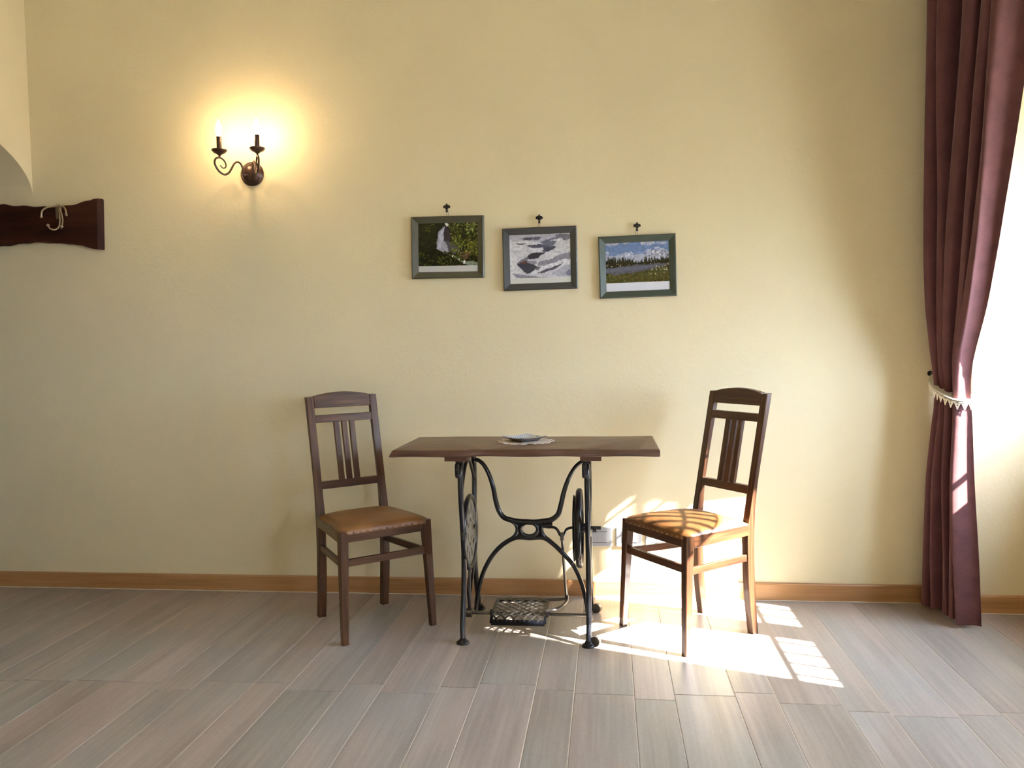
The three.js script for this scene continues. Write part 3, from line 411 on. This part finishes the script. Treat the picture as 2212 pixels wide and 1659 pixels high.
const waterfall = canvas(640, 520, 0.8654, (c, w, h) => {
  c.fillStyle = '#1b1c0f'; c.fillRect(0, 0, w, h);
  specks(c, 900, 0, w, 0, 450, ['#15160c', '#232512', '#2c2f16', '#1e2010'], 6, 22);
  specks(c, 260, 330, w, 0, 430, ['#3a421a', '#4a511f', '#33381a', '#5a6128', '#2a2d14'], 5, 16);
  blob(c, [[230, 60], [270, 20], [330, 10], [345, 120], [360, 230], [320, 300], [200, 280], [190, 170]], '#2c2a2b');
  blob(c, [[290, 40], [350, 90], [345, 200], [335, 260], [280, 220], [285, 120]], '#3d3540');
  blob(c, [[300, 190], [420, 230], [470, 330], [400, 340], [310, 300]], '#55545a');
  blob(c, [[290, 40], [262, 48], [225, 100], [205, 170], [195, 270], [215, 285], [250, 300], [300, 330], [340, 330], [315, 250], [300, 200], [278, 190], [275, 120]], '#a9acc2');
  blob(c, [[285, 60], [255, 70], [225, 150], [215, 250], [250, 270], [265, 190], [268, 110]], '#bfc3d6');
  blob(c, [[290, 0], [325, 6], [330, 40], [305, 44]], '#e6e7e2');
  specks(c, 110, 350, 470, 10, 330, ['#7c8238', '#5e6a2b', '#8f8f4a', '#49521f'], 4, 12);
  specks(c, 90, 520, 640, 0, 130, ['#8b9450', '#6d7a34', '#a8ae70', '#2b2f16'], 4, 12);
  specks(c, 150, 430, 640, 180, 360, ['#767a2c', '#5c6124', '#8c8a3d', '#3a3d1a'], 4, 15);
  specks(c, 60, 440, 560, 310, 390, ['#6a4a35', '#8a6a52', '#4a3527'], 5, 14);
  blob(c, [[330, 335], [380, 345], [430, 365], [470, 375], [520, 420], [490, 440], [450, 420], [400, 385]], '#e9e3e0');
  blob(c, [[500, 415], [640, 405], [640, 450], [510, 450]], '#8b9a88');
  blob(c, [[0, 230], [150, 270], [230, 310], [330, 345], [420, 390], [520, 450], [0, 460]], '#12130a');
  specks(c, 260, 0, 480, 300, 450, ['#22250f', '#333a14', '#1a1b0d', '#46501b', '#2a2e12'], 4, 13);
  specks(c, 420, 0, 200, 0, 300, ['#14150b', '#262812', '#30331a', '#1b1c0e', '#3c4020', '#4b5026'], 2, 6); specks(c, 60, 70, 190, 20, 90, ['#5d6430', '#767c40', '#474d22'], 2, 6); specks(c, 160, 200, 470, 350, 448, ['#3d4a16', '#55641f', '#2a3310', '#6b7a2c'], 2, 7); specks(c, 10, 40, 200, 120, 420, ['#8a8f7a'], 1, 3); specks(c, 40, 0, 230, 0, 300, ['#14150b', '#262812', '#30331a', '#1b1c0e', '#3c4020'], 2, 7); c.fillStyle = '#cfcfd0'; c.fillRect(0, 450, w, h - 450);
});
const snow = canvas(640, 520, 0.8769, (c, w, h) => {
  c.fillStyle = '#cfd0da'; c.fillRect(0, 0, w, h);
  blob(c, [[0, 0], [640, 0], [640, 80], [300, 110], [0, 60]], '#b9bac8');
  blob(c, [[120, 50], [230, 25], [260, 60], [180, 75]], '#5a5b6e'); blob(c, [[230, 40], [310, 20], [350, 50], [280, 75]], '#6e6f82');
  blob(c, [[480, 10], [640, 0], [640, 60], [560, 90], [480, 60]], '#7c7d90'); blob(c, [[330, 90], [430, 40], [520, 60], [470, 130], [380, 150]], '#6b6c82');
  blob(c, [[430, 70], [560, 55], [570, 80], [480, 95]], '#d8d9e3'); blob(c, [[0, 90], [120, 60], [300, 90], [360, 110], [200, 130], [0, 190]], '#d9dae2');
  blob(c, [[180, 120], [290, 110], [390, 120], [450, 150], [330, 150], [220, 140]], '#55566a');
  blob(c, [[60, 95], [130, 85], [190, 100], [120, 105]], '#64657a');
  blob(c, [[330, 160], [440, 130], [500, 140], [420, 190], [340, 190]], '#4a4b5c'); blob(c, [[230, 160], [330, 145], [370, 170], [300, 195]], '#dcdde6');
  blob(c, [[180, 230], [240, 190], [330, 200], [390, 190], [360, 240], [270, 260], [200, 260]], '#3a3a46');
  blob(c, [[640, 70], [560, 120], [400, 190], [300, 240], [330, 280], [480, 260], [640, 230]], '#d4d5de'); blob(c, [[640, 200], [500, 230], [430, 270], [300, 290], [280, 340], [420, 330], [520, 290], [640, 280]], '#8e8fa2');
  blob(c, [[60, 310], [120, 260], [190, 230], [200, 260], [150, 300], [90, 330]], '#7a7888'); blob(c, [[80, 310], [170, 290], [280, 330], [300, 350], [230, 400], [160, 410]], '#44434c'); blob(c, [[90, 300], [180, 270], [220, 285], [150, 315]], '#6d4d45');
  blob(c, [[180, 280], [270, 270], [290, 310], [200, 320]], '#9798a8');
  blob(c, [[0, 190], [100, 190], [60, 330], [160, 400], [170, 430], [0, 460]], '#dcdde4');
  blob(c, [[640, 280], [560, 270], [440, 310], [280, 370], [220, 420], [400, 400], [520, 360], [640, 320]], '#dfe0e9'); blob(c, [[560, 300], [450, 350], [330, 390], [280, 410], [380, 405], [500, 360]], '#565668'); blob(c, [[280, 350], [330, 340], [310, 375], [270, 380]], '#7c7d8e');
  blob(c, [[640, 330], [500, 380], [420, 420], [520, 450], [640, 450]], '#b4b5c6'); blob(c, [[620, 380], [560, 440], [640, 450]], '#8485a0'); blob(c, [[30, 400], [140, 420], [300, 440], [420, 455], [240, 465], [80, 460]], '#8b8b9c'); blob(c, [[0, 400], [60, 450], [60, 470], [0, 470]], '#dcdde6');
  blob(c, [[150, 410], [330, 430], [450, 455], [300, 450]], '#d2d3de');
  c.fillStyle = '#dddedc'; c.fillRect(0, 456, w, h - 456);
});
const lake = canvas(640, 520, 0.8173, (c, w, h) => {
  c.fillStyle = '#6f86b4'; c.fillRect(0, 0, w, 200); c.fillStyle = '#7d93be'; c.fillRect(0, 110, w, 60);
  for (const [x, y, a, b] of [[60, 18, 110, 16], [200, 10, 60, 10], [420, 18, 100, 22], [560, 24, 70, 16], [20, 110, 34, 14], [430, 100, 40, 16], [520, 80, 50, 10]]) specks(c, 40, x - a * 0.6, x + a * 0.6, y - b * 0.5, y + b * 0.5, ['#b9bccb', '#c9c6cf', '#aab2c9', '#a3aec9'], b * 0.35, b * 0.8);
  blob(c, [[0, 130], [60, 145], [110, 135], [180, 130], [225, 100], [250, 130], [300, 140], [380, 130], [430, 110], [500, 100], [560, 85], [590, 78], [640, 130], [640, 230], [0, 230]], '#aab0c4');
  specks(c, 120, 380, 640, 105, 190, ['#d9dae4', '#7c7f98', '#e5e5ea', '#8a8ba0', '#5f6077'], 3, 10); specks(c, 40, 160, 280, 110, 160, ['#d9dce8', '#b9c0d4'], 3, 9);
  for (let i = 0; i < 150; i++) { const x = rnd() * 640, top = 150 + 45 * rnd() + (x > 300 && x < 350 ? 40 : 0) - (x < 120 ? 12 : 0), wd = 5 + 7 * rnd(); c.fillStyle = ['#1f2415', '#2a2c1c', '#34301f', '#232a18'][Math.floor(rnd() * 4)]; c.beginPath(); c.moveTo(x, top); c.lineTo(x + wd, 245); c.lineTo(x - wd, 245); c.fill(); }
  c.fillStyle = '#2e2b1b'; c.fillRect(0, 215, 310, 35); c.fillRect(350, 215, 290, 30); specks(c, 140, 0, 640, 225, 258, ['#6d6240', '#8a7c55', '#4a4528', '#39351f', '#a5977a'], 2, 7);
  blob(c, [[0, 262], [200, 250], [450, 240], [600, 242], [640, 250], [500, 290], [300, 330], [0, 352]], '#5e5f6e'); blob(c, [[0, 275], [300, 260], [500, 250], [420, 285], [0, 320]], '#696b7c');
  blob(c, [[0, 350], [300, 330], [430, 300], [560, 270], [640, 255], [640, 425], [0, 425]], '#4a4a22'); specks(c, 420, 0, 640, 335, 425, ['#5a5726', '#3f4120', '#6a6530', '#4c4a20', '#54431f'], 4, 14);
  specks(c, 34, 430, 640, 265, 310, ['#b8b0a4', '#d8d4cc', '#7d7466'], 2, 7); specks(c, 8, 440, 600, 335, 345, ['#a79f6e', '#c5bc90'], 3, 8);
  c.fillStyle = '#dfe1ec'; c.fillRect(0, 425, w, h - 425);
});
function picture(cx, cy, w, h, roll, print, color, label, nail, hue) {
  const t = thing('framed_photo', label, 'picture', [cx, cy, 0.001], 0, 'framed landscape photographs'); t.rotation.z = roll;
  const fm = new THREE.MeshPhysicalMaterial({ map: tex(256, 64, (u, v) => { const n = 0.8 + 0.4 * fbm(u, v, 3, 20, hue, 3); return color.map((q) => q * n); }), roughness: 0.42, clearcoat: 0.25, clearcoatRoughness: 0.3 });
  const b = 0.031, mk = (L) => { // one mitred moulding: slopes down towards the print
    const pr = [[0, 0.001], [0, 0.019], [0.004, 0.022], [0.022, 0.014], [b, 0.010], [b, 0.001]], pos = [], tri = (...q) => q.forEach((k) => pos.push(...k));
    const A = pr.map(([s, z]) => [-L / 2 + s, -s, z]), B = pr.map(([s, z]) => [L / 2 - s, -s, z]);
    for (let i = 0; i < pr.length; i++) { const j = (i + 1) % pr.length; tri(A[i], A[j], B[j]); tri(A[i], B[j], B[i]); }
    const g = new THREE.BufferGeometry(); g.setAttribute('position', new THREE.Float32BufferAttribute(pos, 3)); g.computeVertexNormals(); return boxUV(g, 0, [rnd(), rnd()]);
  };
  for (let k = 0; k < 4; k++) { const g = mk(k % 2 ? h : w); g.translate(0, (k % 2 ? w : h) / 2, 0); g.rotateZ(k * Math.PI / 2); const m = fm.clone(); m.side = THREE.DoubleSide; part('moulding', g, m, t); }
  const pm = new THREE.MeshPhysicalMaterial({ map: print, roughness: 0.8, specularIntensity: 0.2 }); const pg = new THREE.BoxGeometry(w - 2 * b + 0.006, h - 2 * b + 0.006, 0.003); part('print', pg, pm, t).position.z = 0.0065;
  const gl = new THREE.BoxGeometry(w - 2 * b + 0.004, h - 2 * b + 0.004, 0.0012); part('pane', gl, M.glazing, t).position.z = 0.0092;
  // ornamental nail with a fleur-de-lis head, and the wire loop that hangs from it
  const n = thing('picture_nail', 'small dark fleur-de-lis nail above the ' + nail + ' photograph', 'nail', [cx, cy, 0], 0, 'ornamental picture nails');
  const top = h / 2;
  const leaf = (sx) => { const s = new THREE.Shape(); s.moveTo(0, 0.012); s.quadraticCurveTo(0.010 * sx, 0.022, 0.0165 * sx, 0.011); s.quadraticCurveTo(0.0175 * sx, 0.002, 0.010 * sx, 0.003); s.quadraticCurveTo(0.008 * sx, 0.006, 0.003 * sx, -0.002); s.lineTo(0, -0.003); return new THREE.ExtrudeGeometry(s, { depth: 0.003, bevelEnabled: false }); };
  const mid = new THREE.Shape(); mid.moveTo(0, 0.026); mid.quadraticCurveTo(0.010, 0.014, 0.004, 0.003); mid.lineTo(0.0045, -0.001); mid.lineTo(0.003, -0.004); mid.lineTo(0.0055, -0.016); mid.lineTo(-0.0055, -0.016); mid.lineTo(-0.003, -0.004); mid.lineTo(-0.0045, -0.001); mid.lineTo(-0.004, 0.003); mid.quadraticCurveTo(-0.010, 0.014, 0, 0.026);
  const head = join([leaf(1), leaf(-1), new THREE.ExtrudeGeometry(mid, { depth: 0.004, bevelEnabled: false }), rbox(-0.007, 0.007, -0.002, 0.002, -0.001, 0.005, 0.001)]); head.translate(0, top + 0.034, 0.016);
  part('head', head, M.blackmetal, n); const pin = new THREE.CylinderGeometry(0.0016, 0.0016, 0.018, 8); pin.rotateX(Math.PI / 2); part('pin', move(pin, 0, top + 0.030, 0.008), M.blackmetal, n);
  part('hanging_wire', sweep([[-0.004, h / 2 - 0.004, 0.010], [-0.0035, h / 2 + 0.018, 0.012], [0, h / 2 + 0.031, 0.014], [0.0035, h / 2 + 0.018, 0.012], [0.004, h / 2 - 0.004, 0.010]], 0.0007, 24, 6), M.wire, t);
}
picture(-0.743, 1.659, 0.345, 0.290, -0.0120, waterfall, [0.060, 0.057, 0.030], 'olive-green framed photograph of a waterfall in dark woods', 'waterfall', 301);
picture(-0.309, 1.593, 0.345, 0.288, 0.0073, snow, [0.034, 0.036, 0.036], 'charcoal framed photograph of a stream under deep snow', 'snow', 311);
picture(0.138, 1.544, 0.349, 0.283, 0.0143, lake, [0.042, 0.062, 0.044], 'dark green framed photograph of a lake below snowy peaks', 'lake', 321);

// ---------------------------------------------------------------- wall sconce
{
  const C = [-1.697, 2.043, 0];
  const t = thing('wall_sconce', 'bronze two-armed candle wall lamp with lit bulbs', 'lamp', C);
  const plate = lathe([[0, 0.034], [0.012, 0.0335], [0.030, 0.029], [0.043, 0.021], [0.049, 0.013], [0.0505, 0.011], [0.056, 0.009], [0.058, 0.004], [0.058, 0.0005], [0, 0.0005]], 48); plate.rotateX(Math.PI / 2); part('wall_plate', plate, M.bronze, t);
  const arm = [[0.010, 0.000], [0.030, -0.012], [0.046, -0.008], [0.047, 0.018], [0.058, 0.039], [0.073, 0.0445], [0.089, 0.037], [0.108, 0.008], [0.124, -0.014], [0.146, -0.0245], [0.172, -0.015], [0.191, 0.007], [0.197, 0.026], [0.190, 0.043], [0.170, 0.051], [0.150, 0.043], [0.138, 0.026], [0.139, 0.011], [0.152, 0.004], [0.168, 0.015]];
  for (const s of [-1, 1]) {
    const dx = s * 0.545, dz = 0.838, P = (q, y) => V(q * dx, y, 0.014 + q * dz * 0.93);
    const a = part('arm', sweep(arm.map((q) => P(...q)), (q) => [0.0050 * (1 - 0.4 * smooth(0.7, 1, q)), 0.0050 * (1 - 0.4 * smooth(0.7, 1, q))], 110, 8, V(dz, 0, -dx)), M.bronze, t);
    const e = P(0.170, 0.054), y0 = e.y;
    const cup = lathe([[0, 0], [0.005, 0], [0.005, 0.006], [0.012, 0.011], [0.026, 0.018], [0.0345, 0.027], [0.0355, 0.033], [0.033, 0.033], [0.026, 0.028], [0.013, 0.026], [0, 0.026]], 32); part('drip_cup', move(cup, e.x, y0, e.z), M.bronze, t);
    const tube = lathe([[0, 0.026], [0.0115, 0.026], [0.0115, 0.092], [0.0095, 0.093], [0.0095, 0.080], [0, 0.080]], 24); part('candle_sleeve', move(tube, e.x, y0, e.z), M.bronze, t);
    const bulb = lathe([[0.0065, 0.088], [0.008, 0.095], [0.0125, 0.108], [0.0150, 0.122], [0.0138, 0.137], [0.0095, 0.150], [0.0050, 0.162], [0.0020, 0.172], [0, 0.174]], 24);
    part('bulb', move(bulb, e.x, y0, e.z), new THREE.MeshStandardMaterial({ color: rgb(1, 0.9, 0.7), emissive: rgb(1, 0.80, 0.48), emissiveIntensity: 14, roughness: 0.3 }), t, 'glowing flame-shaped bulb');
    part('bulb_tip', sweep([[e.x, y0 + 0.172, e.z], [e.x + 0.002, y0 + 0.182, e.z], [e.x - 0.001, y0 + 0.192, e.z], [e.x - 0.004, y0 + 0.198, e.z]], (q) => [0.0011 * (1.2 - q), 0.0011 * (1.2 - q)], 12, 6), new THREE.MeshPhysicalMaterial({ color: rgb(0.9, 0.85, 0.75), roughness: 0.1, transmission: 0.8, thickness: 0 }), t);
    const l = new THREE.PointLight(rgb(1, 0.69, 0.37), 0.24, 0, 2); l.position.set(e.x, y0 + 0.122, e.z); l.castShadow = true; l.shadow.radius = 0.5; t.add(l);
  }
}

// ---------------------------------------------------------------- coat rack
{
  const t = thing('coat_rack', 'dark live-edge wooden coat rack board with a curved metal hook', 'coat rack', [-2.9, 1.83, 0.001]);
  const up = [[-3.30, 1.952], [-3.15, 1.95], [-3.003, 1.944], [-2.954, 1.937], [-2.86, 1.930], [-2.78, 1.924], [-2.693, 1.921], [-2.606, 1.930], [-2.55, 1.941], [-2.507, 1.951], [-2.484, 1.953]], dn = [[-2.490, 1.703], [-2.519, 1.708], [-2.57, 1.722], [-2.616, 1.733], [-2.72, 1.744], [-2.838, 1.751], [-2.93, 1.745], [-3.014, 1.738], [-3.15, 1.735], [-3.30, 1.742]];
  const sh = new THREE.Shape(); sh.moveTo(...up[0]); sh.splineThru(up.slice(1).map((q) => new THREE.Vector2(...q))); sh.lineTo(...dn[0]); sh.splineThru(dn.slice(1).map((q) => new THREE.Vector2(...q))); sh.closePath();
  const g = new THREE.ExtrudeGeometry(sh, { depth: 0.022, bevelEnabled: true, bevelSize: 0.008, bevelThickness: 0.006, bevelOffset: -0.008, bevelSegments: 2, curveSegments: 8 }); g.translate(2.9, -1.83, 0.006);
  const p = g.attributes.position; for (let i = 0; i < p.count; i++) { if (p.getX(i) < 0.38) p.setY(i, p.getY(i) + 0.0025 * Math.sin(p.getX(i) * 60) * (p.getZ(i) > 0.015 ? 1 : -1)); else if (p.getZ(i) < 0.012) p.setX(i, p.getX(i) + 0.014); }
  const bm = woodTex(512, 256, [0.020, 0.0055, 0.0030], [0.062, 0.019, 0.009], 3, 14, 411); bm.repeat.set(1.2, 3);
  part('board', boxUV(toCreasedNormals(g, 0.7), 0), new THREE.MeshPhysicalMaterial({ map: bm, roughness: 0.6, specularIntensity: 0.35 }), t, 'dark stained board with wavy edges');
  const h = new THREE.Group(); h.name = 'hook'; t.add(h); const X = -2.690 + 2.9, Y = 0;
  const H = (z) => 0.030 + (z - 0.03) * 0.62, K = (a) => a.map(([x, y, z]) => [X + x, Y + y, H(z)]);
  part('upper_bow', sweep(K([[-0.071, 0.042, 0.085], [-0.066, 0.066, 0.085], [-0.045, 0.083, 0.072], [-0.015, 0.090, 0.048], [0.0, 0.090, 0.043], [0.018, 0.089, 0.048], [0.042, 0.083, 0.072], [0.058, 0.067, 0.085], [0.061, 0.046, 0.085]]), 0.0045, 40, 8), M.hookmetal, h);
  part('lower_prong', sweep(K([[0.000, 0.088, 0.040], [0.006, 0.05, 0.042], [0.008, 0.01, 0.046], [0.004, -0.015, 0.056], [-0.010, -0.027, 0.075], [-0.026, -0.022, 0.09], [-0.034, -0.008, 0.094]]), 0.0042, 36, 8), M.hookmetal, h);
  part('lower_prong', sweep(K([[0.002, 0.088, 0.040], [0.016, 0.06, 0.044], [0.025, 0.025, 0.050], [0.026, -0.005, 0.062], [0.028, -0.022, 0.078], [0.036, -0.018, 0.09]]), 0.0042, 36, 8), M.hookmetal, h);
  for (const [x, y, z] of [[-0.071, 0.038, 0.085], [0.061, 0.042, 0.085], [-0.034, -0.006, 0.094], [0.037, -0.015, 0.091]]) part('knob', move(new THREE.SphereGeometry(0.0075, 14, 10), X + x, Y + y, H(z)), M.hookmetal, h);
  part('back_plate', rbox(X - 0.014, X + 0.016, Y + 0.03, Y + 0.10, 0.031, 0.040, 0.003), M.hookmetal, h);
}

// ---------------------------------------------------------------- wall sockets
for (const [x0, x1, lab] of [[-0.113, 0.007, 'grey wall socket plate nearest the iron table stand'], [0.024, 0.144, 'grey wall socket plate in the middle of the row behind the chair'], [0.160, 0.280, 'grey wall socket plate at the far end of the row from the table']]) {
  const t = thing('wall_socket', lab, 'socket', [(x0 + x1) / 2, 0.288, 0.0005], 0, 'grey wall sockets in a row');
  part('plate', rbox(-0.06, 0.06, -0.0455, 0.0455, 0, 0.009, 0.004), M.socket, t);
  for (let k = -1; k <= 1; k++) part('socket_module', rbox(-0.0108 + k * 0.0225, 0.0108 + k * 0.0225, -0.023, 0.023, 0.004, 0.0102, 0.001), M.socket, t);
  for (const y of [-0.026, 0.026]) part('slot', box(-0.036, 0.036, y - 0.0012, y + 0.0012, 0.0085, 0.0094), M.slot, t);
}

// ---------------------------------------------------------------- curtain, tieback and hook
{
  const rows = [ // height, rear z, front z, middle x, fold depth
    [0.012, 0.040, 0.345, 1.440, 0.076], [0.30, 0.045, 0.335, 1.436, 0.074], [0.60, 0.060, 0.318, 1.434, 0.066], [0.85, 0.085, 0.303, 1.440, 0.052], [0.945, 0.092, 0.287, 1.443, 0.044], [1.03, 0.085, 0.282, 1.442, 0.048], [1.10, 0.076, 0.298, 1.440, 0.054], [1.317, 0.058, 0.424, 1.433, 0.070], [1.55, 0.048, 0.514, 1.428, 0.076], [1.80, 0.045, 0.580, 1.426, 0.080], [2.10, 0.045, 0.650, 1.424, 0.082], [2.92, 0.045, 0.870, 1.422, 0.082]];
  const nu = 220, nv = 150, pos = [], uv = [], idx = [], folds = 5.1;
  for (let j = 0; j <= nv; j++) {
    const y = lerp(0.012, 2.92, j / nv), e = 0.06, r0 = table(rows, y - e), r1 = table(rows, y), r2 = table(rows, y + e), [z0, z1, xc, A] = r1.map((v, k) => (r0[k] + 2 * v + r2[k]) / 4);
    for (let i = 0; i <= nu; i++) {
      const u = i / nu, w = u + 0.018 * Math.sin(2 * Math.PI * 2 * u + 1.3 + 0.5 * y) + 0.012 * Math.sin(y * 2.1 + u * 9), ph = 2 * Math.PI * folds * w + 0.35 * Math.sin(y * 1.3);
      const amp = A * (0.78 + 0.30 * Math.sin(5 * u + 1.0) + 0.10 * Math.sin(y * 3 + u * 20)), sw = Math.sin(ph);
      const x = xc + amp * Math.sign(sw) * Math.pow(Math.abs(sw), 0.9) + 0.004 * Math.sin(3 * ph + y * 4), z = lerp(z0, z1, u) - 0.036 * (z1 - z0) * Math.sin(2 * ph + 0.3);
      const hem = j === 0 ? 0.016 * (0.5 + 0.5 * Math.sin(ph * 0.5 + 1)) : 0;
      pos.push(x, y + hem * 1, z); uv.push(u * 1.9, y);
    }
  }
  for (let j = 0; j < nv; j++) for (let i = 0; i < nu; i++) { const a = j * (nu + 1) + i; idx.push(a, a + nu + 1, a + 1, a + 1, a + nu + 1, a + nu + 2); }
  const g = new THREE.BufferGeometry(); g.setAttribute('position', new THREE.Float32BufferAttribute(pos, 3)); g.setAttribute('uv', new THREE.Float32BufferAttribute(uv, 2)); g.setIndex(idx); g.computeVertexNormals();
  const t = thing('curtain', 'long maroon velvet curtain gathered at the window niche', 'curtain'); part('cloth', g, M.velvet, t);
  const rod = new THREE.CylinderGeometry(0.014, 0.014, 1.75, 16); rod.rotateX(Math.PI / 2); const rd = lit(new THREE.Mesh(move(rod, 1.422, 2.945, 0.88), M.bronze)); rd.name = 'curtain_rod'; rd.userData = { label: 'bronze curtain rod over the window niche', category: 'curtain rod' }; scene.add(rd);
  // tieback: a lace band bent round the gathered cloth
  const c0 = V(1.443, 0, 0.190), ell = (a) => V(c0.x + 0.074 * Math.cos(a), 0, c0.z + 0.122 * Math.sin(a)), path = [V(1.418, 1.028, 0.012), V(1.392, 1.012, 0.055)];
  for (let k = 0; k <= 14; k++) { const a = Math.PI * 1.06 - k / 14 * Math.PI * 1.35, q = ell(a); q.y = 0.988 - 0.052 * smooth(-0.1, 0.36, k / 14) + 0.035 * smooth(0.6, 1, k / 14); path.push(q); }
  const cv = new THREE.CatmullRomCurve3(path, false, 'centripetal'), L = cv.getLength();
  const sh = new THREE.Shape(), n = 22; sh.moveTo(0, 0.012); sh.lineTo(L, 0.012); sh.lineTo(L, -0.014); for (let k = n - 1; k >= 0; k--) { const s0 = (k + 1) / n * L, s1 = k / n * L, m = (s0 + s1) / 2; sh.lineTo(s0 - 0.002, -0.016); sh.lineTo(m + 0.0035, -0.034); sh.lineTo(m + 0.002, -0.040); sh.lineTo(m - 0.002, -0.040); sh.lineTo(m - 0.0035, -0.034); sh.lineTo(s1 + 0.002, -0.016); } sh.lineTo(0, -0.014);
  for (let k = 0; k < n; k++) { const m = (k + 0.5) / n * L; for (const [dx, dy, r] of [[0, -0.0225, 0.0030], [0, -0.0125, 0.0030], [-0.0062, -0.0125, 0.0020], [0.0062, -0.0125, 0.0020], [-0.0045, -0.004, 0.0017], [0.0045, -0.004, 0.0017]]) { const h = new THREE.Path(); h.absarc(m + dx, dy, r, 0, Math.PI * 2, true); sh.holes.push(h); } }
  const bg = new THREE.ExtrudeGeometry(sh, { depth: 0.0022, bevelEnabled: false, curveSegments: 5 }); const fine = flat(bg); const bp = fine.attributes.position;
  for (let i = 0; i < bp.count; i++) { const s = clamp(bp.getX(i) / L), q = cv.getPointAt(s), T = cv.getTangentAt(s), Nn = V(-T.z, 0, T.x).normalize(), y = bp.getY(i), z = bp.getZ(i); const out = -1; bp.setXYZ(i, q.x + Nn.x * z * out, q.y + y, q.z + Nn.z * z * out); } fine.computeVertexNormals();
  const tb = thing('curtain_tieback', 'cream lace tieback round the gathered velvet curtain', 'tieback'); part('lace_band', fine, M.lace, tb);
  const hk = thing('tieback_hook', 'small black wall hook holding the lace tieback', 'hook', [1.418, 1.034, 0.0005]);
  const ros = new THREE.CylinderGeometry(0.011, 0.012, 0.005, 18); ros.rotateX(Math.PI / 2); part('rosette', move(ros, 0, 0, 0.0025), M.blackmetal, hk);
  part('prong', sweep([[0, 0, 0.004], [0, -0.001, 0.016], [0.002, 0.000, 0.028], [0.003, 0.010, 0.034], [0.002, 0.018, 0.032]], 0.003, 20, 8, V(1, 0, 0)), M.blackmetal, hk);
}
renderer.render(scene, camera);
